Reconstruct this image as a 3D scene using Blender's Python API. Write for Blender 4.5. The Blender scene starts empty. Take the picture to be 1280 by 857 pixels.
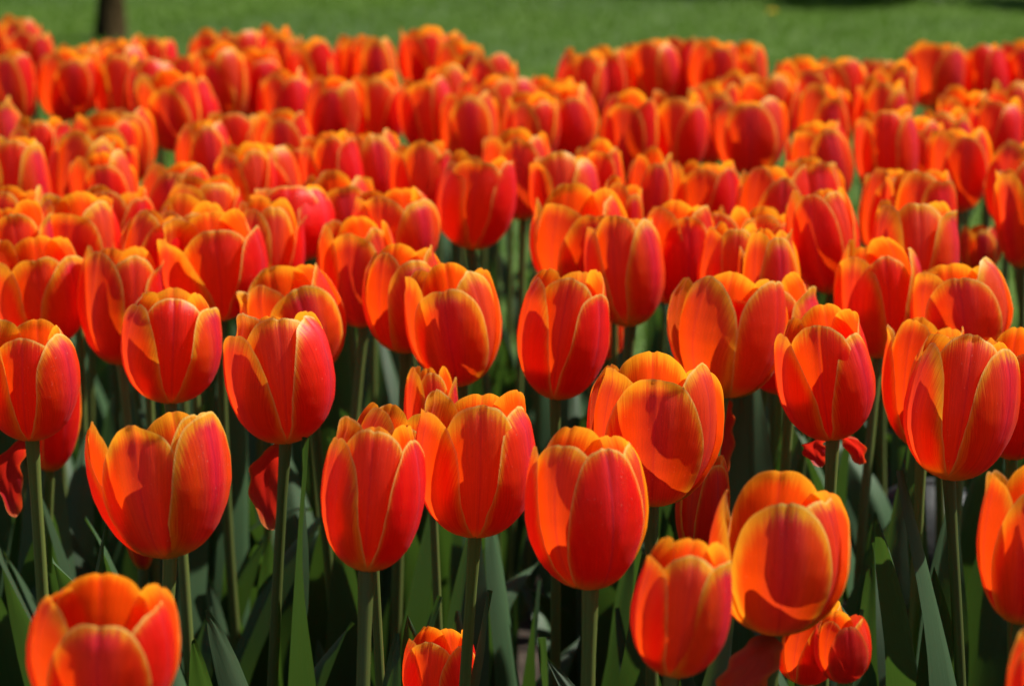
import bpy, math, random
import numpy as np
from mathutils import Vector, Matrix, Euler

R_ = math.radians
sc = bpy.context.scene
COL = sc.collection

# ------------------------------------------------------------------ camera
CAM_Z = 0.865
PITCH = math.atan(724.5 / 3200.0)
F = 3200.0                       # focal length in photo pixels (1280 wide)
camd = bpy.data.cameras.new("camera")
cam = bpy.data.objects.new("camera", camd)
COL.objects.link(cam)
cam.location = (0, 0, CAM_Z)
cam.rotation_euler = (math.pi / 2 - PITCH, 0, 0)
camd.sensor_width = 36.0
camd.lens = 90.0
camd.clip_start = 0.05
camd.clip_end = 500
camd.dof.use_dof = True
camd.dof.focus_distance = 1.37
camd.dof.aperture_fstop = 10.0
camd.dof.aperture_blades = 7
sc.camera = cam

# ------------------------------------------------------------------ world + sun
SUN_EL, SUN_AZ = 52.0, 72.0      # azimuth measured from +Y (away from the camera) towards +X
w = bpy.data.worlds.new("World")
sc.world = w
w.use_nodes = True
nt = w.node_tree
nt.nodes.clear()
sky = nt.nodes.new("ShaderNodeTexSky")
sky.sky_type = 'NISHITA'
sky.sun_disc = False
sky.sun_elevation = R_(SUN_EL)
sky.sun_rotation = R_(SUN_AZ)
bg = nt.nodes.new("ShaderNodeBackground")
bg.inputs[1].default_value = 0.05
ow = nt.nodes.new("ShaderNodeOutputWorld")
nt.links.new(sky.outputs[0], bg.inputs[0])
nt.links.new(bg.outputs[0], ow.inputs[0])
sd = bpy.data.lights.new("sun", 'SUN')
sd.energy = 5.0
sd.angle = R_(0.53)
sd.color = (1.0, 0.95, 0.86)
sun = bpy.data.objects.new("sun", sd)
COL.objects.link(sun)
sv = Vector((math.sin(R_(SUN_AZ)) * math.cos(R_(SUN_EL)),
             math.cos(R_(SUN_AZ)) * math.cos(R_(SUN_EL)), math.sin(R_(SUN_EL))))
sun.rotation_euler = sv.to_track_quat('Z', 'Y').to_euler()
sun.location = sv * 20

sc.view_settings.view_transform = 'Standard'
sc.view_settings.look = 'None'
sc.view_settings.exposure = 0.66
sc.view_settings.gamma = 1.0
sc.render.engine = 'CYCLES'
cy = sc.cycles
cy.use_denoising = True
try:
    cy.denoiser = 'OPENIMAGEDENOISE'
except Exception:
    pass
cy.max_bounces = 10
cy.diffuse_bounces = 6
cy.transmission_bounces = 8
cy.glossy_bounces = 3
cy.sample_clamp_indirect = 8
cy.use_adaptive_sampling = True
cy.adaptive_threshold = 0.02

# ------------------------------------------------------------------ helpers
def ray(px, py):
    """world direction of the photo's pixel, scaled to one metre of depth"""
    v = Vector(((px - 640) / F, -(py - 428.5) / F, -1.0))
    return cam.rotation_euler.to_matrix() @ v

def on_plane(px, py, z):
    r = ray(px, py)
    return (z - CAM_Z) / r.z       # depth

def at(px, py, d):
    return Vector((0, 0, CAM_Z)) + ray(px, py) * d

def smooth(x, a, b):
    t = np.clip((x - a) / (b - a), 0, 1)
    return t * t * (3 - 2 * t)

def mesh_np(name, verts, faces, mat, uvs=None, parent=None, smooth_=True):
    me = bpy.data.meshes.new(name)
    me.from_pydata([tuple(v) for v in verts], [], [tuple(f) for f in faces])
    if uvs is not None:
        uvl = me.uv_layers.new(name="UVMap")
        li = np.empty(len(me.loops), dtype=np.int32)
        me.loops.foreach_get("vertex_index", li)
        uvl.data.foreach_set("uv", np.asarray(uvs, dtype=np.float32)[li].ravel())
    if smooth_:
        me.polygons.foreach_set("use_smooth", [True] * len(me.polygons))
    me.materials.append(mat)
    me.update()
    o = bpy.data.objects.new(name, me)
    COL.objects.link(o)
    if parent is not None:
        o.parent = parent
    return o

def tag(o, label=None, cat=None, group=None, kind=None):
    if label: o["label"] = label
    if cat: o["category"] = cat
    if group: o["group"] = group
    if kind: o["kind"] = kind
    return o

_gf = {}
def grid_faces(a, b, wrap=False):
    k = (a, b, wrap)
    if k not in _gf:
        f = []
        for i in range(a - 1):
            for j in range(b if wrap else b - 1):
                j2 = (j + 1) % b
                f.append((i * b + j, i * b + j2, (i + 1) * b + j2, (i + 1) * b + j))
        _gf[k] = f
    return _gf[k]

def tube(name, pts, rad, mat, parent=None, seg=10, cap=False):
    """tube along pts, UV = (around, along)"""
    pts = [Vector(p) for p in pts]
    V = []; U = []
    n = len(pts)
    for i, p in enumerate(pts):
        t = (pts[min(i + 1, n - 1)] - pts[max(i - 1, 0)]).normalized()
        a = t.cross(Vector((0.3, 1, 0.05))).normalized()
        b = t.cross(a)
        for j in range(seg):
            q = 2 * math.pi * j / seg
            V.append(p + (a * math.cos(q) + b * math.sin(q)) * rad[i])
            U.append((j / seg, i / (n - 1)))
    fs = list(grid_faces(n, seg, True))
    if cap:
        fs.append(tuple(range(seg)))
        fs.append(tuple(reversed(range((n - 1) * seg, n * seg))))
    return mesh_np(name, V, fs, mat, U, parent)

class NT:
    def __init__(s, name):
        s.m = bpy.data.materials.new(name)
        s.m.use_nodes = True
        s.t = s.m.node_tree
        s.t.nodes.clear()
        s.out = s.n('ShaderNodeOutputMaterial')
    def n(s, typ, **kw):
        x = s.t.nodes.new(typ)
        for k, v in kw.items():
            setattr(x, k, v)
        return x
    def l(s, a, b):
        s.t.links.new(a, b)
    def math(s, op, a, b=None, clamp=False):
        x = s.n('ShaderNodeMath', operation=op)
        x.use_clamp = clamp
        for i, v in enumerate((a, b)):
            if v is None: continue
            if isinstance(v, (int, float)): x.inputs[i].default_value = v
            else: s.l(v, x.inputs[i])
        return x.outputs[0]
    def ramp(s, v, a, b, lo=0.0, hi=1.0):
        x = s.n('ShaderNodeMapRange')
        x.interpolation_type = 'SMOOTHSTEP'
        s.l(v, x.inputs[0])
        for i, q in enumerate((a, b, lo, hi)):
            x.inputs[i + 1].default_value = q
        return x.outputs[0]
    def mix(s, f, a, b, mode='MIX'):
        x = s.n('ShaderNodeMix', data_type='RGBA', blend_type=mode)
        for i, v in ((0, f), (6, a), (7, b)):
            if isinstance(v, (int, float)): x.inputs[i].default_value = v
            elif isinstance(v, tuple): x.inputs[i].default_value = (*v, 1)
            else: s.l(v, x.inputs[i])
        return x.outputs[2]

# ------------------------------------------------------------------ materials
def petal_material(outer, wilted=False):
    k = NT("petal_wilted" if wilted else "petal_outer" if outer else "petal_inner")
    uv = k.n('ShaderNodeTexCoord')
    sep = k.n('ShaderNodeSeparateXYZ'); k.l(uv.outputs['UV'], sep.inputs[0])
    X, Y = sep.outputs[0], sep.outputs[1]              # -1..1 disc coordinates of the petal
    info = k.n('ShaderNodeObjectInfo')
    rnd = info.outputs['Random']
    geo = k.n('ShaderNodeNewGeometry')
    ax = k.math('ABSOLUTE', X)
    r2 = k.math('ADD', k.math('MULTIPLY', X, X), k.math('MULTIPLY', Y, Y))
    rr = k.math('SQRT', r2)
    # veins fanning from the base: noise of the angle seen from the petal's foot
    yb = k.math('ADD', Y, 1.9)
    ang = k.math('DIVIDE', X, yb)
    comb = k.n('ShaderNodeCombineXYZ')
    k.l(k.math('MULTIPLY', ang, 46.0), comb.inputs[0])
    k.l(k.math('MULTIPLY', Y, 1.1), comb.inputs[1])
    k.l(k.math('MULTIPLY', rnd, 37.0), comb.inputs[2])
    nz = k.n('ShaderNodeTexNoise'); nz.inputs['Scale'].default_value = 1.6
    nz.inputs['Detail'].default_value = 4; nz.inputs['Roughness'].default_value = 0.65
    k.l(comb.outputs[0], nz.inputs['Vector'])
    vein = nz.outputs['Fac']
    # larger blotches
    c2 = k.n('ShaderNodeCombineXYZ')
    k.l(k.math('MULTIPLY', ang, 6.0), c2.inputs[0]); k.l(k.math('MULTIPLY', Y, 1.2), c2.inputs[1])
    k.l(k.math('MULTIPLY', rnd, 91.0), c2.inputs[2])
    nb = k.n('ShaderNodeTexNoise'); nb.inputs['Scale'].default_value = 1.2; nb.inputs['Detail'].default_value = 2
    k.l(c2.outputs[0], nb.inputs['Vector'])
    blotch = nb.outputs['Fac']
    # rim: yellow margin that feathers inward along the veins
    rimr = k.math('ADD', rr, k.math('MULTIPLY', k.math('SUBTRACT', vein, 0.5), 0.34))
    rimr = k.math('ADD', rimr, k.math('MULTIPLY', k.math('SUBTRACT', rnd, 0.5), 0.12))
    rim = k.ramp(rimr, 0.83, 1.0)
    up = k.ramp(Y, -0.75, 0.2)
    rimside = k.math('MULTIPLY', rim, k.math('ADD', 0.6, k.math('MULTIPLY', up, 0.4)))
    edge_glint = k.ramp(rr, 0.95, 0.985)  # pale outermost line: sun glint on the petal's edge, painted into the colour
    # flame along the midrib (outside only)
    fl = k.math('ADD', ax, k.math('MULTIPLY', k.math('SUBTRACT', vein, 0.5), 0.35))
    flame = k.ramp(fl, 0.02, 0.50, 1.0, 0.0)
    flame = k.math('MULTIPLY', flame, k.ramp(Y, -0.9, 0.1, 0.45, 1.0))
    flame = k.math('MULTIPLY', flame, k.ramp(rnd, 0.0, 1.0, 0.15, 0.95))
    rib = k.ramp(ax, 0.0, 0.045, 1.0, 0.0)
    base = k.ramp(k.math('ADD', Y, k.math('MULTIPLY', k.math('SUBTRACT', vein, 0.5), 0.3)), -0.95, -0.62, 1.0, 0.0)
    foot = k.ramp(Y, -0.985, -0.93, 1.0, 0.0)

    red = k.mix(blotch, (0.82, 0.024, 0.0015), (0.93, 0.065, 0.002))
    red = k.mix(k.ramp(rnd, 0.0, 1.0, 0.0, 0.5), red, (0.80, 0.040, 0.006))
    if outer:
        o1 = k.mix(k.math('MULTIPLY', flame, 0.88), red, (0.70, 0.016, 0.105))
        o1 = k.mix(k.math('MULTIPLY', rib, 0.45), o1, (0.40, 0.012, 0.07))
    else:
        o1 = k.mix(k.math('MULTIPLY', flame, 0.42), red, (0.60, 0.025, 0.05))
        o1 = k.mix(k.math('MULTIPLY', rib, 0.35), o1, (0.45, 0.015, 0.05))
    o1 = k.mix(k.math('MULTIPLY', rimside, 1.0), o1, (0.90, 0.42, 0.015))
    o1 = k.mix(k.math('MULTIPLY', edge_glint, 0.9), o1, (0.96, 0.70, 0.16))
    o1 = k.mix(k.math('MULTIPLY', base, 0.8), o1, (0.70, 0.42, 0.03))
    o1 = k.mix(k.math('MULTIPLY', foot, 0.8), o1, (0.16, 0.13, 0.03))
    # inside: more orange, yellow towards the top
    i1 = k.mix(blotch, (0.85, 0.070, 0.004), (0.92, 0.13, 0.006))
    i1 = k.mix(k.math('MULTIPLY', k.ramp(rimr, 0.66, 1.02), 0.9), i1, (0.94, 0.42, 0.02))
    i1 = k.mix(k.math('MULTIPLY', edge_glint, 0.6), i1, (0.93, 0.66, 0.25))
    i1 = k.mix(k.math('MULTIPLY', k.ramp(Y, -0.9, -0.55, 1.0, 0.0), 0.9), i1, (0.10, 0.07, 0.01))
    ns = k.n('ShaderNodeTexNoise'); ns.inputs['Scale'].default_value = 26; ns.inputs['Detail'].default_value = 1
    c3 = k.n('ShaderNodeCombineXYZ'); k.l(X, c3.inputs[0]); k.l(Y, c3.inputs[1]); k.l(k.math('MULTIPLY', rnd, 53.0), c3.inputs[2])
    k.l(c3.outputs[0], ns.inputs['Vector'])
    o1 = k.mix(k.math('MULTIPLY', k.ramp(ns.outputs['Fac'], 0.735, 0.77), 0.55), o1, (0.95, 0.45, 0.30))
    o1 = k.mix(k.math('MULTIPLY', k.ramp(ns.outputs['Fac'], 0.27, 0.235), 0.5), o1, (0.35, 0.012, 0.01))
    col = k.mix(geo.outputs['Backfacing'], o1, i1)
    # transmitted colour
    tr = k.mix(k.math('MULTIPLY', k.ramp(rimr, 0.72, 1.02), 0.85), (0.98, 0.085, 0.003), (1.0, 0.46, 0.015))
    tr = k.mix(k.math('MULTIPLY', flame, 0.35 if outer else 0.15), tr, (0.75, 0.03, 0.03))
    tr = k.mix(k.math('MULTIPLY', base, 0.7), tr, (0.75, 0.45, 0.03))
    tr = k.mix(k.math('MULTIPLY', rib, 0.35), tr, (0.65, 0.03, 0.02))
    vv = k.ramp(vein, 0.3, 0.7, 0.70, 1.10)
    if wilted:
        col = k.mix(0.75, col, (0.50, 0.008, 0.020))
        tr = k.mix(0.85, tr, (0.62, 0.012, 0.010))
    hv = k.n('ShaderNodeHueSaturation')
    k.l(col, hv.inputs['Color']); k.l(vv, hv.inputs['Value']); 
    k.l(k.ramp(rnd, 0.0, 1.0, 0.493, 0.509), hv.inputs['Hue'])
    bump = k.n('ShaderNodeBump'); bump.inputs['Strength'].default_value = 0.4
    bump.inputs['Distance'].default_value = 0.0008
    k.l(vein, bump.inputs['Height'])
    pr = k.n('ShaderNodeBsdfPrincipled')
    k.l(hv.outputs[0], pr.inputs['Base Color'])
    pr.inputs['Roughness'].default_value = 0.42
    pr.inputs['Specular IOR Level'].default_value = 0.34
    pr.inputs['Sheen Weight'].default_value = 0.05
    pr.inputs['Sheen Roughness'].default_value = 0.4
    pr.inputs['Sheen Tint'].default_value = (1.0, 0.55, 0.7, 1)
    k.l(bump.outputs[0], pr.inputs['Normal'])
    tl = k.n('ShaderNodeBsdfTranslucent')
    k.l(tr, tl.inputs['Color'])
    ms = k.n('ShaderNodeMixShader'); ms.inputs[0].default_value = 0.52
    k.l(pr.outputs[0], ms.inputs[1]); k.l(tl.outputs[0], ms.inputs[2])
    k.l(ms.outputs[0], k.out.inputs[0])
    return k.m

def plant_material(name, c1, c2, rough, trans, scale=(30, 2), spec=0.5, tcol=None):
    k = NT(name)
    uv = k.n('ShaderNodeTexCoord')
    mp = k.n('ShaderNodeMapping'); k.l(uv.outputs['UV'], mp.inputs[0])
    mp.inputs['Scale'].default_value = (scale[0], scale[1], 1)
    info = k.n('ShaderNodeObjectInfo')
    nz = k.n('ShaderNodeTexNoise'); nz.inputs['Scale'].default_value = 1.0
    nz.inputs['Detail'].default_value = 4
    k.l(mp.outputs[0], nz.inputs['Vector'])
    n2 = k.n('ShaderNodeTexNoise'); n2.inputs['Scale'].default_value = 22
    n2.inputs['Detail'].default_value = 3
    k.l(uv.outputs['Object'], n2.inputs['Vector'])
    f = k.math('MULTIPLY', k.ramp(nz.outputs['Fac'], .3, .7), 0.6)
    f = k.math('ADD', f, k.math('MULTIPLY', n2.outputs['Fac'], 0.4))
    col = k.mix(f, c1, c2)
    hv = k.n('ShaderNodeHueSaturation'); k.l(col, hv.inputs['Color'])
    k.l(k.ramp(info.outputs['Random'], 0, 1, 0.7, 1.25), hv.inputs['Value'])
    bump = k.n('ShaderNodeBump'); bump.inputs['Strength'].default_value = 0.25
    bump.inputs['Distance'].default_value = 0.001
    k.l(nz.outputs['Fac'], bump.inputs['Height'])
    pr = k.n('ShaderNodeBsdfPrincipled')
    k.l(hv.outputs[0], pr.inputs['Base Color'])
    pr.inputs['Roughness'].default_value = rough
    pr.inputs['Specular IOR Level'].default_value = spec
    k.l(bump.outputs[0], pr.inputs['Normal'])
    if trans > 0:
        tl = k.n('ShaderNodeBsdfTranslucent')
        tl.inputs[0].default_value = (*(tcol or c2), 1)
        ms = k.n('ShaderNodeMixShader'); ms.inputs[0].default_value = trans
        k.l(pr.outputs[0], ms.inputs[1]); k.l(tl.outputs[0], ms.inputs[2])
        k.l(ms.outputs[0], k.out.inputs[0])
    else:
        k.l(pr.outputs[0], k.out.inputs[0])
    return k.m

def rough_material(name, c1, c2, scale, rough=0.9, bumpd=0.01, spec=0.3, c3=None, s3=1.0):
    k = NT(name)
    uv = k.n('ShaderNodeTexCoord')
    nz = k.n('ShaderNodeTexNoise'); nz.inputs['Scale'].default_value = scale
    nz.inputs['Detail'].default_value = 8; nz.inputs['Roughness'].default_value = 0.65
    k.l(uv.outputs['Object'], nz.inputs['Vector'])
    col = k.mix(k.ramp(nz.outputs['Fac'], .35, .65), c1, c2)
    if c3:
        n3 = k.n('ShaderNodeTexNoise'); n3.inputs['Scale'].default_value = s3
        n3.inputs['Detail'].default_value = 3
        k.l(uv.outputs['Object'], n3.inputs['Vector'])
        col = k.mix(k.ramp(n3.outputs['Fac'], .4, .65), col, c3)
    bump = k.n('ShaderNodeBump'); bump.inputs['Strength'].default_value = 0.7
    bump.inputs['Distance'].default_value = bumpd
    k.l(nz.outputs['Fac'], bump.inputs['Height'])
    pr = k.n('ShaderNodeBsdfPrincipled')
    k.l(col, pr.inputs['Base Color'])
    pr.inputs['Roughness'].default_value = rough
    pr.inputs['Specular IOR Level'].default_value = spec
    k.l(bump.outputs[0], pr.inputs['Normal'])
    k.l(pr.outputs[0], k.out.inputs[0])
    return k.m

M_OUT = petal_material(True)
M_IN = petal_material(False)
M_WILT = petal_material(True, True)
M_STEM = plant_material("stem_green", (0.075, 0.105, 0.020), (0.13, 0.16, 0.040), 0.45, 0.12, (14, 1.5), tcol=(0.2, 0.3, 0.05))
M_LEAF = plant_material("tulip_leaf", (0.022, 0.054, 0.018), (0.052, 0.100, 0.045), 0.55, 0.22, (34, 1.2), 0.35, tcol=(0.09, 0.19, 0.02))
M_PISTIL = plant_material("pistil_green", (0.20, 0.24, 0.06), (0.35, 0.36, 0.12), 0.6, 0.1, (4, 2))
M_STAMEN = rough_material("stamen_dark", (0.010, 0.006, 0.008), (0.028, 0.016, 0.022), 300, 0.8, 0.0005)
M_SOIL = rough_material("bed_soil", (0.022, 0.015, 0.010), (0.055, 0.040, 0.028), 30, 0.95, 0.02)
M_LAWN = rough_material("lawn_turf", (0.060, 0.112, 0.010), (0.076, 0.138, 0.014), 60, 0.9, 0.01, c3=(0.055, 0.10, 0.025), s3=0.8)
M_STONE = rough_material("dark_stone", (0.020, 0.023, 0.025), (0.045, 0.05, 0.05), 25, 0.55, 0.003)
M_BARK = rough_material("bark", (0.024, 0.015, 0.005), (0.050, 0.034, 0.014), 40, 0.95, 0.01, spec=0.05)
M_SHRUB = plant_material("shrub_leaf", (0.030, 0.060, 0.018), (0.060, 0.095, 0.030), 0.5, 0.2, (6, 2), 0.4, tcol=(0.08, 0.15, 0.02))
M_GRASS = plant_material("grass_blade", (0.074, 0.138, 0.009), (0.092, 0.162, 0.012), 0.7, 0.35, (3, 3), 0.1, tcol=(0.13, 0.27, 0.03))
M_YELLOW = rough_material("dandelion_yellow", (0.75, 0.50, 0.02), (0.85, 0.62, 0.04), 90, 0.7, 0.001)

# ------------------------------------------------------------------ ground
def sheet(name, x0, x1, y0, y1, nx, ny, z, mat, bumpfn=None):
    xs = np.linspace(x0, x1, nx); ys = np.linspace(y0, y1, ny)
    V = []
    for y in ys:
        for x in xs:
            V.append((x, y, z + (bumpfn(x, y) if bumpfn else 0)))
    o = mesh_np(name, V, grid_faces(ny, nx), mat)
    return tag(o, kind='structure')

sheet("ground", -150, 150, -60, 240, 2, 2, -0.012, M_LAWN)
rs = np.random.RandomState(4)
ph = rs.rand(12) * 6.28
def soilz(x, y):
    e = min(1, max(0, (x + 2.0) / 0.25)) * min(1, max(0, (2.0 - x) / 0.25)) * min(1, max(0, (3.45 - y) / 0.25)) * min(1, max(0, (y + 0.3) / 0.25))
    return -0.012 + e * (0.022 + 0.010 * math.sin(x * 9 + ph[0]) * math.sin(y * 8 + ph[1]) + 0.006 * math.sin(x * 31 + ph[2] + y * 9) * math.sin(y * 27 + ph[3]))
sheet("flower_bed_soil", -2.0, 2.0, -0.3, 3.45, 130, 120, 0.004, M_SOIL, soilz)

# grass blades of the lawn beyond the bed
def grass():
    rg = np.random.RandomState(11)
    n = 110000
    y = 3.35 + (rg.rand(n) ** 0.8) * 7.6
    x = (rg.rand(n) * 2 - 1) * (0.75 + y * 0.24)
    keep = ~((y < 3.45) & (np.abs(x) < 2.0))
    x, y = x[keep], y[keep]; n = len(x)
    h = 0.010 + rg.rand(n) * 0.014
    a = rg.rand(n) * 6.283; wd = 0.0022 + rg.rand(n) * 0.002
    lx = (rg.rand(n) - .5) * 0.03; ly = (rg.rand(n) - .5) * 0.03
    ca, sa = np.cos(a), np.sin(a)
    V = np.zeros((n, 3, 3))
    V[:, 0] = np.stack([x - ca * wd, y - sa * wd, np.full(n, -0.012)], 1)
    V[:, 1] = np.stack([x + ca * wd, y + sa * wd, np.full(n, -0.012)], 1)
    V[:, 2] = np.stack([x + lx, y + ly, -0.012 + h], 1)
    me = bpy.data.meshes.new("grass")
    me.vertices.add(n * 3); me.vertices.foreach_set("co", V.astype(np.float32).ravel())
    me.loops.add(n * 3); me.loops.foreach_set("vertex_index", np.arange(n * 3, dtype=np.int32))
    me.polygons.add(n); me.polygons.foreach_set("loop_start", np.arange(0, n * 3, 3, dtype=np.int32))
    me.materials.append(M_GRASS); me.update(calc_edges=True)
    o = bpy.data.objects.new("grass", me); COL.objects.link(o)
    tag(o, "short mown green grass blades behind the flower bed", "grass", kind='stuff')
grass()

# ------------------------------------------------------------------ background plants
def leaf_cloud(name, centres, n, size, mat, parent, seed, flat=1.0):
    """crown made of many small leaf faces around clump centres [(x,y,z,r)]"""
    rg = np.random.RandomState(seed)
    V = []; Fc = []; U = []
    per = n // len(centres)
    for (cx, cy_, cz, cr) in centres:
        d = rg.normal(size=(per, 3)); d /= np.linalg.norm(d, axis=1)[:, None]
        rad = cr * (0.35 + 0.65 * rg.rand(per) ** 0.5)
        P = np.stack([cx + d[:, 0] * rad, cy_ + d[:, 1] * rad, cz + d[:, 2] * rad * flat], 1)
        for p in P:
            if p[2] < 0.005: continue
            t = rg.normal(size=3); t /= np.linalg.norm(t)
            b = np.cross(t, rg.normal(size=3)); b /= np.linalg.norm(b)
            s = size * (0.6 + 0.8 * rg.rand())
            nrm = np.cross(t, b) * s * 0.15
            i = len(V)
            V += [p - t * s, p + b * s * .42 + nrm, p + t * s, p - b * s * .42 + nrm]
            U += [(.5, 0), (1, .5), (.5, 1), (0, .5)]
            Fc.append((i, i + 1, i + 2, i + 3))
    return mesh_np(name, V, Fc, mat, U, parent, smooth_=False)

def shrub(x, y, r, h, seed, label):
    root = bpy.data.objects.new("shrub", None); COL.objects.link(root)
    root.location = (x, y, -0.012)
    rg = random.Random(seed)
    cs = []
    for i in range(9):
        a = rg.uniform(0, 6.28); q = rg.uniform(0, r * .7)
        cs.append((math.cos(a) * q, math.sin(a) * q, rg.uniform(.25, .8) * h, r * rg.uniform(.35, .55)))
    leaf_cloud("foliage", cs, 3600, 0.028, M_SHRUB, root, seed)
    for i in range(5):
        a = rg.uniform(0, 6.28)
        tube("stem", [(0.02 * math.cos(a), 0.02 * math.sin(a), 0), (r * .2 * math.cos(a), r * .2 * math.sin(a), h * .4),
                      (r * .45 * math.cos(a), r * .45 * math.sin(a), h * .8)], [.010, .007, .004], M_BARK, root, 6)
    tag(root, label, "shrub", "low shrubs along the far side of the lawn")

shrub(0.20, 10.2, 0.34, 0.46, 1, "low dark shrub at the top centre of the photo, leftmost along the far lawn edge")
shrub(0.86, 10.1, 0.36, 0.50, 2, "low dark shrub second from the left along the far lawn edge")
shrub(1.50, 9.80, 0.38, 0.52, 3, "dark green shrub at top right, second from the right along the far lawn edge")
shrub(2.15, 9.65, 0.40, 0.60, 4, "darkest and nearest shrub in the top right corner beyond the lawn")

def young_tree():
    p = at(137, 45, 1.0) - Vector((0, 0, CAM_Z))
    d = CAM_Z / -p.z
    bx, by = p.x * d, p.y * d
    root = bpy.data.objects.new("young_tree", None); COL.objects.link(root)
    root.location = (bx, by, -0.012)
    pts = []; rad = []
    for i in range(14):
        t = i / 13
        pts.append((0.02 * math.sin(t * 5), 0.02 * math.cos(t * 4), t * 2.6)); rad.append(0.037 * (1 - .55 * t) + 0.02 * math.exp(-t * 30))
    trunk = tube("trunk", pts, rad, M_BARK, root, 14, True)
    rg = random.Random(5); cs = []
    for i in range(9):
        a = i * 2.4; z0 = 1.5 + i * .11; L = rg.uniform(.5, .9)
        e = (math.cos(a) * L, math.sin(a) * L, z0 + rg.uniform(.4, .8))
        tube("branch", [(0, 0, z0), (e[0] * .5, e[1] * .5, z0 + .25), e], [.018, .012, .006], M_BARK, root, 6)
        cs.append((*e, rg.uniform(.3, .45)))
    cs.append((0, 0, 2.9, .5))
    leaf_cloud("crown", cs, 7000, 0.04, M_SHRUB, root, 9)
    tag(root, "young tree with slim dark trunk standing on the lawn at upper left", "tree")
young_tree()

def dandelion():
    r = ray(965, 22); d = (0.03 - CAM_Z) / r.z; p = at(965, 22, d)
    root = bpy.data.objects.new("dandelion", None); COL.objects.link(root)
    root.location = (p.x, p.y, -0.012)
    tube("stem", [(0, 0, 0), (.004, 0, .03), (0, 0, .06)], [.002, .002, .002], M_STEM, root, 6)
    V = []; Fc = []
    for ringn, (rr_, zz) in enumerate(((.015, .062), (.012, .066), (.007, .069))):
        for i in range(24):
            a = i / 24 * 6.283 + ringn * .13; b = .10
            k = len(V)
            V += [(0, 0, .06), (math.cos(a - b) * rr_, math.sin(a - b) * rr_, zz), (math.cos(a) * rr_ * 1.12, math.sin(a) * rr_ * 1.12, zz + .002), (math.cos(a + b) * rr_, math.sin(a + b) * rr_, zz)]
            Fc.append((k, k + 1, k + 2, k + 3))
    mesh_np("flower_head", V, Fc, M_YELLOW, None, root, False)
    tag(root, "single blurred yellow dandelion in the grass behind the tulips", "flower")
dandelion()

def boulder(px, py, d, rx, rz, seed, label):
    p = at(px, py, d)
    rg = np.random.RandomState(seed); n1, n2 = 26, 36
    V = []
    phs = rg.rand(6) * 6.28
    for i in range(n1):
        th = math.pi * i / (n1 - 1)
        for j in range(n2):
            f_ = 2 * math.pi * j / n2
            x, y, z = math.sin(th) * math.cos(f_), math.sin(th) * math.sin(f_), math.cos(th)
            k = 1 + .07 * math.sin(2.3 * x + phs[0]) + .06 * math.sin(3.1 * y + phs[1] + x) + .04 * math.sin(4 * z + phs[2] + 2 * x)
            V.append((x * k * rx, y * k * rx * .8, z * k * rz))
    o = mesh_np("boulder", V, grid_faces(n1, n2, True), M_STONE)
    o.location = (p.x, p.y, max(p.z, rz * .75))
    o.rotation_euler = (0.1, -0.1, seed)
    tag(o, label, "boulder", "smooth boulders between the tulip stems")
boulder(1142, 706, 2.25, 0.068, 0.085, 3, "smooth dark rounded boulder low among the stems at lower right, nearer of two")
boulder(1128, 640, 2.75, 0.070, 0.080, 8, "smooth dark rounded boulder just behind and above the nearer one")

# ------------------------------------------------------------------ tulips
PH = np.array([0, .05, .12, .22, .36, .50, .64, .78, .89, .96, 1.0])
PR = np.array([.13, .36, .58, .79, .94, 1.0, .99, .93, .84, .75, .68])
PZ = np.array([0, .025, .085, .19, .335, .475, .63, .785, .90, .965, 1.0])
HH = np.linspace(0, 1, 401)
def _sm(a):
    b = np.interp(HH, PH, a)
    kk = np.ones(25) / 25
    bp = np.concatenate([np.full(12, b[0]), b, np.full(12, b[-1])])
    c = np.convolve(bp, kk, mode='valid')
    wgt = smooth(HH, 0.0, 0.06)
    return b * (1 - wgt) + c * wgt
PRs, PZs = _sm(PR), _sm(PZ)

_disc = {}
def disc(n):
    if n not in _disc:
        s = np.linspace(-1, 1, n)
        T, S = np.meshgrid(s, s, indexing='ij')
        X = S * np.sqrt(1 - T * T / 2); Y = T * np.sqrt(1 - S * S / 2)
        _disc[n] = (X.ravel(), Y.ravel())
    return _disc[n]

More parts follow.
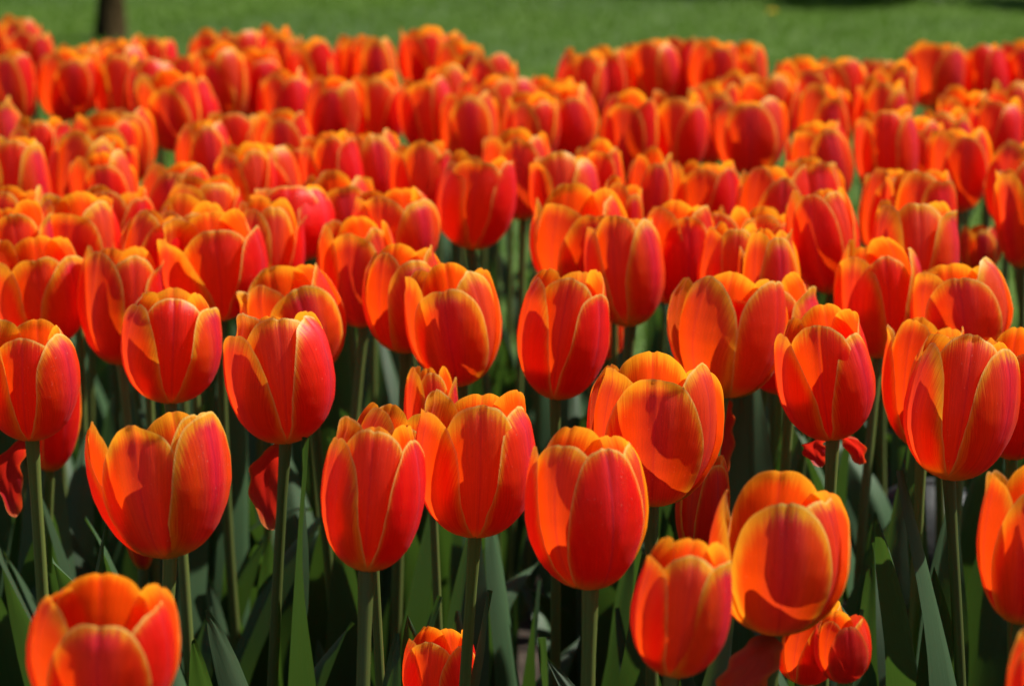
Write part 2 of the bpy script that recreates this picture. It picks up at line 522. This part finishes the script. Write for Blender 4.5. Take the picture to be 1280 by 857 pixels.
def petal_verts(R, H, az, inner, o, rg, n):
    X, Y = disc(n)
    h = (Y + 1) / 2
    rim = np.clip(np.sqrt(X * X + Y * Y), 0, 1)
    tip = rg.uniform(-.02, .025)
    h2 = h + (tip * np.exp(-(X / .16) ** 2) - rg.uniform(.004, .022) * np.exp(-(X / .045) ** 2)) * smooth(h, .75, 1)
    # small irregularities of the outline
    an = np.arctan2(Y, X)
    p1, p2, p3 = rg.uniform(0, 6.28), rg.uniform(0, 6.28), rg.uniform(0, 6.28)
    h2 = h2 + smooth(rim, .8, 1) * (.006 * np.sin(an * 6 + p1) + .0015 * np.sin(an * 19 + p2)) * smooth(h, .3, .6)
    h2 = h2 * (rg.uniform(.87, .97) if not inner else rg.uniform(.95, 1.03))
    hc = np.clip(h2, 0, 1)
    r = R * np.interp(hc, HH, PRs); z = H * (np.interp(hc, HH, PZs) + (h2 - hc))
    r = r + R * o * np.clip(h - .25, 0, 1) ** 1.4
    k = .90 if inner else 1.0
    r = r * k
    if inner: z = z * .985 + H * .006
    W = (.83 if not inner else .84) * rg.uniform(.90, 1.06)
    Xw = X * (1 + rg.uniform(-.16, .08) * smooth(h, .5, 1.0))
    x = Xw * W * R
    cc = (rg.uniform(.80, .98) if not inner else rg.uniform(.84, .98))
    rc = np.maximum(r * cc, R * .20)
    phi = np.clip(x / rc, -1.5, 1.5)
    rad = r - rc * (1 - np.cos(phi))
    tan = rc * np.sin(phi)
    # edge curl, midrib crease, soft lobes, waves
    curl = rg.uniform(-.02, .07) if not inner else rg.uniform(-.04, .03)
    rad = rad + R * curl * np.abs(X) ** 3 * smooth(h, .2, .6)
    rad = rad - R * .030 * np.exp(-(X / .06) ** 2) * smooth(h, .12, .5) * (0.4 + smooth(h, .6, 1))
    rad = rad - R * .02 * np.exp(-((np.abs(X) - .42) / .12) ** 2) * rg.uniform(0, 1) * smooth(h, .2, .6)
    rad = rad + R * .022 * rim ** 4 * np.sin(an * 4 + p3) * smooth(h, .2, .5)
    rad = rad + R * .03 * np.sin(h * 5 + p1) * X * smooth(h, .1, .4)
    # a curled-in or curled-out tip on some petals
    q = rg.random()
    if q < .3: rad = rad + R * rg.uniform(.04, .14) * smooth(h, .86, 1.0) ** 1.5
    elif q < .5: rad = rad - R * rg.uniform(.03, .08) * smooth(h, .84, 1.0)
    tw = rg.uniform(-.06, .06)
    tan = tan + R * tw * h
    a = az
    ca, sa = math.cos(a), math.sin(a)
    return np.stack([rad * ca - tan * sa, rad * sa + tan * ca, z], 1), np.stack([X, Y], 1)

def hang_verts(L, Wd, az, side, rg, n):
    """petal that has dropped and hangs from the foot of the flower"""
    X, Y = disc(n)
    h = (Y + 1) / 2
    u = np.clip(h, 0, 1)
    z = -L * u + .10 * L * np.sin(u * 3.1)
    rad0 = .004 + .016 * np.sin(u * 2.4)
    x = X * Wd
    rc = Wd * 1.25
    phi = np.clip(x / rc, -1.4, 1.4)
    rad = rad0 - rc * (1 - np.cos(phi)) * (.35 + .9 * u) + .0012 * np.sin(h * 9 + X * 4) - .001 * np.exp(-(X / .07) ** 2)
    tan = rc * np.sin(phi) + .003 * np.sin(h * 4) + .0012 * np.sin(h * 21) * X
    ca, sa = math.cos(az), math.sin(az)
    return np.stack([rad * ca - tan * sa + side * L * np.sin(u * 1.57), rad * sa + tan * ca, z], 1), np.stack([X, Y], 1)

# leaf meshes, shared by all the tulips
def leaf_mesh(seed):
    rg = random.Random(seed)
    L = rg.uniform(.30, .41); Wd = rg.uniform(.020, .031)
    lean = rg.uniform(.10, .45); droop = rg.choice([0, 0, .25, .7, 1.1]) * rg.uniform(.7, 1.2)
    na, nb = 22, 9
    V = []; U = []
    x = .004; z = 0
    tw = rg.uniform(-.8, .8)
    for i in range(na):
        t = i / (na - 1)
        ang = lean * (.3 + .7 * t) + droop * max(0, t - .45) ** 1.5 * 3
        if i: x += math.sin(ang) * L / (na - 1); z += math.cos(ang) * L / (na - 1)
        wv = Wd * (math.sin(math.pi * min(1, t * .86 + .14) ** 1.0) ** .8) if t < .999 else 0.0003
        wv = max(wv, .0004)
        fold = (1.15 - .75 * t)
        nx, nz = math.cos(ang), -math.sin(ang)
        for j in range(nb):
            u = j / (nb - 1) * 2 - 1
            side = u * wv * math.cos(fold * .6)
            up_ = -abs(u) ** 1.3 * wv * math.sin(fold * .8) + .0022 * math.sin(t * 14 + u * 2 + seed) * abs(u)
            c, s = math.cos(tw * t), math.sin(tw * t)
            px_ = x + nx * (-up_ * -1) * 1.0
            vx, vy = up_ * nx * -1, side
            V.append((x + vx * c - vy * s, vx * s + vy * c, z + up_ * nz * -1))
            U.append((u, t))
    me_o = mesh_np("leaf", V, grid_faces(na, nb), M_LEAF, U)
    me = me_o.data
    bpy.data.objects.remove(me_o)
    return me
LEAVES = [leaf_mesh(i + 20) for i in range(16)]

ZP = 0.52
GROUP = "orange-red tulips filling the flower bed"

# photo box of each bloom: key, centre x, top, bottom, width, phi (azimuth of one outer petal, degrees
# from facing the camera, + is to the right), openness, extras, label
T = []
def t(cx, top, bot, w, phi=None, o=None, label=None, **kw):
    T.append(dict(cx=cx, top=top, bot=bot, w=w, phi=phi, o=o, label=label, kw=kw))

# --- front
t(128, 700, 908, 198, 0, .12, "blurred wide-open tulip cut off by the bottom edge, nearest bloom at lower left")
t(213, 486, 696, 196, -16, .46, "large open tulip at lower left with broad yellow-rimmed petals and yellow foot", az={1: -60, 2: 34}, rs={0: .86, 1: .91, 2: .86, 3: .86, 4: .86, 5: .86})
t(40, 385, 548, 130, 50, .0, "tulip at the left edge with a glossy pink right petal, red petal hanging below", hang=[(200, 118, .17, -.15)])
t(62, 425, 588, 82, 30, .0, "tulip mostly hidden behind the pink-petalled one at the left edge, lower petal showing", back=1.22)
t(357, 372, 553, 146, 62, -.02, "sharp tulip left of centre with a broad front petal and red petal dangling under it", hang=[(190, 120, .20, -.20)])
t(213, 349, 503, 136, 60, -.02, "cup-shaped tulip above the large open one, two outer petals framing a middle petal")
t(60, 283, 432, 126, 58, .16, "open tulip on the left side showing its orange inside, above the pink-petalled one", back=1.04)
t(275, 253, 398, 138, 62, .08, "tulip with flat-topped front petal and pale tall petals, left of centre")
t(388, 316, 470, 134, 20, .06, "tulip directly behind the sharp broad-petalled one left of centre", back=1.03)
t(368, 222, 328, 116, 52, -.05, "rounded tulip with bright pink right petal, above the hidden one left of centre")
t(98, 228, 366, 122, -15, -.02, "rounded tulip at upper left with magenta-streaked front petal")
t(182, 254, 385, 92, 20, .0, "yellow-rimmed tulip squeezed between two larger blooms at left")
t(458, 506, 713, 138, 58, -.04, "narrow tall tulip in front with narrow left petal and glossy right petal")
t(594, 460, 668, 160, 60, .02, "large sharp tulip near the centre bottom with two outer petals spread around the middle one")
t(465, 490, 655, 108, 10, .10, "yellow-edged tulip peeping over the narrow tall one at bottom centre", back=1.04)
t(540, 446, 600, 70, 70, .05, "tulip hidden behind the large centre one, only a pointed yellow petal tip showing", back=1.12)
t(553, 768, 900, 102, 40, -.02, "small low tulip behind a stem at the bottom centre", depth=1.42)
t(577, 309, 480, 128, -8, .0, "centre tulip with a single broad oval front petal")
t(694, 322, 498, 121, 50, -.03, "tall centre tulip with a large smooth pinkish right petal and dark foot")
t(508, 293, 440, 112, 22, -.03, "tulip partly behind the oval-petalled centre one, on its left")
t(500, 221, 345, 118, 42, .0, "tulip with bright pink front right petal above the centre left")
t(589, 180, 311, 107, 62, .0, "tall standing tulip against a green gap, pink along its right side")
t(722, 226, 368, 128, 24, .0, "tulip right of the green gap with a wide red front petal")
t(712, 183, 300, 92, 60, -.02, "rounded tulip with twin-lobed top just above the green gap's right side")
t(768, 216, 345, 60, 40, .16, "tulip with twisted pale-edged petals between two rounder blooms")
t(806, 182, 300, 62, 10, .0, "small tulip with pink front petal right of the twisted-petalled one")
t(748, 171, 285, 66, 0, .0, "tulip showing one tall orange petal behind the twin-lobed one")
t(903, 322, 497, 150, 5, .10, "sharp tulip right of centre with a missing petal, dark stamens at its foot", missing=[0], az={5: 10, 3: -12}, stamens=True, hang=[(170, 105, .22, -.02)])
t(962, 278, 452, 82, 20, .05, "tulip with tall pink petal rising right behind the one missing a petal", back=1.02)
t(908, 270, 395, 88, 62, .0, "round tulip with red-topped front petal right above the one missing a petal")
t(847, 237, 382, 104, 12, .0, "tulip right of centre with oval red front petal and bright left petal")
t(1041, 368, 547, 134, 60, -.03, "sharp tulip at right with narrow glowing left petal and a red petal behind its stem", hang=[(150, 50, .34, .20), (-160, 50, .34, -.24)])
t(1186, 398, 599, 150, 60, -.02, "large sharp tulip at right with glossy magenta-pink right petal on twin stems")
t(1152, 386, 560, 112, 20, .08, "tulip just behind the large magenta-pink one at right, its left petal showing", back=1.06)
t(1264, 396, 572, 112, 10, .10, "orange-yellow tulip at the right edge behind the large magenta-pink one", back=1.04)
t(1208, 310, 455, 138, 8, -.02, "squat rounded tulip at right with a dome-shaped red front petal")
t(1139, 236, 392, 121, 68, -.02, "smooth egg-shaped tulip at right with one very broad front petal")
t(1040, 221, 366, 98, -12, .0, "dark red oval-petalled tulip right of centre, upper half")
t(1278, 195, 335, 74, -30, .0, "tall tulip at the right edge, half cut off, upper half")
t(738, 519, 735, 164, 28, .0, "large smooth tulip right of the bottom centre with a deep red right petal")
t(814, 422, 630, 174, 4, .04, "largest sharp tulip of the middle right with a big oval front petal")
t(873, 555, 700, 70, 30, .0, "tulip mostly hidden between the largest middle one and the lowest right ones", depth=1.5)
t(838, 650, 843, 134, 58, -.05, "low closed tulip at bottom right of centre with white-edged left petal")
t(967, 574, 790, 184, 4, .0, "broad open tulip at lower right with a rounded front petal and dark exposed foot", missing=[5], az={2: 25}, rs={0: 1.03}, hs={0: 1.08}, stamens=True, hang=[(-20, 95, .36, -.30)])
t(1002, 722, 852, 98, 40, .0, "low tulip under the broad open one at lower right", depth=1.27)
t(1056, 755, 852, 78, 20, -.08, "small dark red tulip bud at lower right beside the low one", depth=1.22, wilt=True)
t(1272, 560, 778, 130, -2, .04, "large orange tulip cut off by the right edge, lower right")
t(1296, 772, 930, 104, -20, .0, "tulip at the bottom right corner, only its left side in view")
t(180, 600, 712, 40, 0, .0, "small red petals peeking below the large open tulip at lower left", depth=1.7, only_low=True)
t(757, 368, 448, 50, 0, .0, "small orange tulip low between the two centre right blooms", back=1.25)
t(1224, 276, 345, 56, 10, .0, "small blurred tulip between the egg-shaped one and the right edge", back=1.2)
FRONT_N = len(T)
# --- middle and back, read from the photo; labelled below by row and place
for a in [
 (12,14,90,54),(32,22,100,56),(44,34,108,54,30),(6,64,145,52),(20,60,152,58),(79,54,150,78,12),(105,47,125,58),
 (136,46,125,50),(152,62,140,62,50),(170,43,120,50),(200,41,115,42),(231,62,130,42),(224,80,186,80,-8),(200,70,150,46),
 (282,52,143,68,-22),(268,33,100,36),(302,30,110,50),(336,27,105,54),(360,38,110,40),(396,40,122,68,-28),(440,39,112,46),
 (473,41,118,52,10),(530,30,118,60),(566,45,120,50,20),(572,34,100,30),(613,61,140,50),(360,82,160,70),(326,55,132,50),
 (410,90,170,42),(358,130,210,74,0),(466,84,172,82,60),(545,88,178,78,58),(586,108,184,78,6),(606,90,155,42),(640,84,168,64),
 (560,76,150,50),(722,57,132,60,-50),(758,54,128,44),(819,43,126,76,52),(850,42,110,28),(886,43,120,50),(930,50,120,46),
 (685,90,150,40),(712,97,192,90,26),(781,107,194,52,-10),(846,108,205,82,54),(884,95,160,46),(916,87,150,50),(938,114,210,96,0),
 (962,87,160,38),(1002,66,158,60,8),(1030,100,165,64,20),(1052,67,140,48),(1082,69,140,46),(1113,70,145,40),(1096,92,170,60),
 (1168,46,136,84,40),(1232,52,128,60,60),(1270,47,120,52),(1210,103,175,62),(1036,145,232,86,26),(1108,126,240,70,60),
 (1146,140,215,46),(1197,150,262,84,14),(1187,128,215,50),(1238,117,200,66),(1264,163,265,60,-30),(1264,95,178,58),
 (1155,203,295,92,40),(962,197,290,96,10),(877,190,268,80,50),(975,251,345,60,30),(898,248,330,60,60),(933,246,320,42),
 (8,119,185,46),(56,140,245,84,62),(24,160,302,92,46),(88,155,258,44,30),(120,160,245,50),(142,180,266,58,0),
 (160,127,205,54,10),(125,134,200,50),(222,188,292,102,-12),(262,146,240,72,8),(302,131,200,50),(306,172,265,62,-30),
 (345,172,262,68,0),(394,168,258,62,60),(424,157,270,36,60),(472,156,258,78,14),(532,167,255,72,60),(654,155,242,54,0),
 (238,236,350,82),(152,292,402,66),(18,244,362,82),(332,238,348,72),(1098,285,405,66),(788,255,378,56),(988,335,455,58),(455,255,360,50),(250,90,165,40),(660,110,180,40),(1110,200,270,44),(1010,190,260,46),
 (150,222,300,50),(30,225,320,60),(250,210,300,50),(430,205,300,50)]:
    t(*a)

SEEN_N = len(T)
# the bed goes on to the right and the left of the picture; these blooms shade the ones in view
orng = random.Random(9)
for yy in (70, 110, 155, 205, 260, 325, 395, 470, 550, 640, 740):
    dd = on_plane(640, yy, ZP)
    for cx_ in ([1330, 1330 + .085 * F / dd, 1330 + .17 * F / dd] if yy > 300 else [1330, 1330 + .1 * F / dd]):
        w_ = orng.uniform(.056, .064) * F / dd; h_ = orng.uniform(.075, .086) * F / dd
        cx_ += orng.uniform(0, 25) + w_ * .2; c_ = yy + orng.uniform(-15, 15)
        t(cx_, c_ - h_ / 2, c_ + h_ / 2, w_, None, None, "orange-red tulip outside the frame beyond its right edge, shading those in view")
    if yy > 180:
        w_ = orng.uniform(.056, .064) * F / dd; h_ = orng.uniform(.075, .086) * F / dd
        t(-30 - w_ * .7, yy - h_ / 2, yy + h_ / 2, w_, None, None, "orange-red tulip outside the frame beyond its left edge")

rng = random.Random(77)
for i, q in enumerate(T):
    if q['phi'] is None: q['phi'] = rng.uniform(-60, 60)
    if q['o'] is None: q['o'] = rng.choice([-.08, -.03, 0, .03, .08, .16])
    cyy = (q['top'] + q['bot']) / 2
    d = on_plane(q['cx'], cyy, ZP)
    if i >= FRONT_N: d *= rng.uniform(.99, 1.015)
    d *= q['kw'].get('back', 1.0)
    d = q['kw'].get('depth', d)
    q['d'] = d
    if FRONT_N <= i < SEEN_N:
        q['w'] = max(q['w'], rng.uniform(.055, .066) * F / d)
        q['bot'] = max(q['bot'], q['top'] + rng.uniform(.078, .092) * F / d)
# keep neighbouring cups from growing through each other: slide them apart in depth
for it in range(60):
    moved = False
    for i in range(len(T)):
        for j in range(len(T)):
            if i == j: continue
            a, b = T[i], T[j]
            if a['d'] > b['d']: continue
            Ra, Rb = a['w'] * a['d'] / F / 2, b['w'] * b['d'] / F / 2
            pa, pb = at(a['cx'], a['bot'], a['d']), at(b['cx'], b['bot'], b['d'])
            ha, hb = (a['bot'] - a['top']) * a['d'] / F, (b['bot'] - b['top']) * b['d'] / F
            if pa.z + ha < pb.z + .01 or pb.z + hb < pa.z + .01: continue
            need = (Ra + Rb) * .90
            if (pa.xy - pb.xy).length < need:
                a['d'] *= .9985; b['d'] *= 1.0015; moved = True
    if not moved: break

# rows and places for the labels of the many blurred blooms
def ordinal(n):
    s = {1: 'st', 2: 'nd', 3: 'rd'}.get(n % 10 if n % 100 not in (11, 12, 13) else 0, 'th')
    return f"{n}{s}"
bands = [(0, 62, "skyline row"), (62, 96, "second row below the lawn"),
         (96, 128, "third row below the lawn"), (128, 158, "fourth row below the lawn"),
         (158, 190, "fifth row below the lawn"), (190, 400, "row above mid-photo")]
for lo, hi, nm in bands:
    mem = sorted([q for q in T[FRONT_N:SEEN_N] if lo <= q['top'] < hi], key=lambda q: q['cx'])
    for n_, q in enumerate(mem):
        look = "wide open" if q['o'] > .1 else ("closed" if q['o'] < -.02 else "half-open")
        side = ", pinkish side to the right" if 30 < q['phi'] < 65 else ""
        size = "large" if q['w'] > 74 else ("narrow" if q['w'] < 46 else "")
        lab = f"{size} {look} tulip, {ordinal(n_ + 1)} from the left in the {nm}".strip()
        q['label'] = lab[0].lower() + lab[1:]

mrng = random.Random(5)
for i, q in enumerate(T):
    d = q['d']; kw = q['kw']
    rg = random.Random(1000 + i * 7)
    base = at(q['cx'], q['bot'], d)
    n = 30 if d < 1.9 else (22 if d < 2.4 else 16)
    Rr = q['w'] * d / F / 2 * .965
    al = math.atan(-ray(q['cx'], (q['top'] + q['bot']) / 2).z)
    happ = (q['bot'] - q['top']) * d / F
    H = (happ - 2 * Rr * math.sin(al) * .62) / math.cos(al)
    H = max(H, Rr * 1.3)
    # stem foot on the soil, a little off the cup's axis
    fx, fy = base.x + rg.gauss(0, .018), base.y + rg.gauss(0, .018)
    root = bpy.data.objects.new("tulip", None); COL.objects.link(root)
    root.location = (fx, fy, 0.0)
    root.empty_display_size = .05
    tag(root, q['label'], "tulip", GROUP)
    off = Vector((base.x - fx, base.y - fy, base.z))
    tilt = Euler((rg.gauss(0, .08), rg.gauss(0, .10), 0)).to_matrix()
    azc = math.atan2(-base.y, -base.x)             # towards the camera
    def put(name, V, U, mat, no=n):
        V = V @ np.array(tilt).T + np.array(off)
        # outward normals: winding checked by the disc's orientation
        return mesh_np(name, V, [f[::-1] for f in grid_faces(no, no)] if False else grid_faces(no, no), mat, U, root)
    for k in range(6):
        inner = k >= 3
        kk = k % 3
        if k in kw.get('missing', []): continue
        az = azc + R_(q['phi']) + kk * 2 * math.pi / 3 + (math.pi / 3 if inner else 0) + rg.gauss(0, .06) + R_(kw.get('az', {}).get(k, 0))
        o = q['o'] + rg.gauss(0, .075)
        V, U = petal_verts(Rr * kw.get('rs', {}).get(k, 1), H * rg.uniform(.97, 1.02) * kw.get('hs', {}).get(k, 1), az, inner, o, rg, n)
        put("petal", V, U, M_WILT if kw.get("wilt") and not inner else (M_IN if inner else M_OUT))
    for (a_, L_, w_, sd_) in kw.get('hang', []):
        V, U = hang_verts(L_ * d / F, w_ * L_ * d / F, azc + R_(a_), sd_, rg, 18)
        put("petal", V, U, M_WILT, 18)
    if kw.get('stamens'):
        tm = tilt
        hgt = H * .42
        pts = [off + tm @ Vector((0, 0, z_)) for z_ in (0.0, hgt * .4, hgt * .8, hgt)]
        tube("pistil", pts, [.0035, .0042, .004, .0052], M_PISTIL, root, 10, True)
        for s in range(6):
            a_ = s * math.pi / 3 + .3
            p = [off + tm @ Vector((math.cos(a_) * r_, math.sin(a_) * r_, z_)) for r_, z_ in ((.004, .001), (.009, hgt * .35), (.0105, hgt * .45), (.012, hgt * .7), (.012, hgt * .86))]
            tube("stamen", p, [.0014, .0012, .0026, .0028, .0010], M_STAMEN, root, 8, True)
    # stem
    sr = rg.uniform(.0031, .0039) * (0.8 if q['w'] * d / F < .05 else 1)
    pts = []; rad = []
    bx_, by_ = rg.gauss(0, .009), rg.gauss(0, .009)
    for s in range(15):
        u = s / 14
        b_ = math.sin(u * math.pi)
        pts.append((off.x * (u ** 1.3) + bx_ * b_, off.y * (u ** 1.3) + by_ * b_, (off.z + .0015) * u))
        rad.append(sr * (1.25 - .3 * u) * (1 + .25 * smooth(np.array(u), .96, 1.0)))
    tube("stem", pts, rad, M_STEM, root, 12 if d < 1.9 else 8)
    # leaves
    nl = 4 if d < 1.6 else (3 if d < 2.0 else 2)
    a0 = rg.uniform(0, 6.28)
    for s in range(nl):
        lo = bpy.data.objects.new("leaf", LEAVES[rg.randrange(len(LEAVES))])
        COL.objects.link(lo); lo.parent = root
        lo.location = (0, 0, .01 + .03 * s)
        sc_ = rg.uniform(.75, 1.08)
        lo.scale = (sc_, sc_, sc_)
        lo.rotation_euler = (rg.gauss(0, .06), rg.gauss(0, .06), a0 + s * 2.3 + rg.gauss(0, .3))
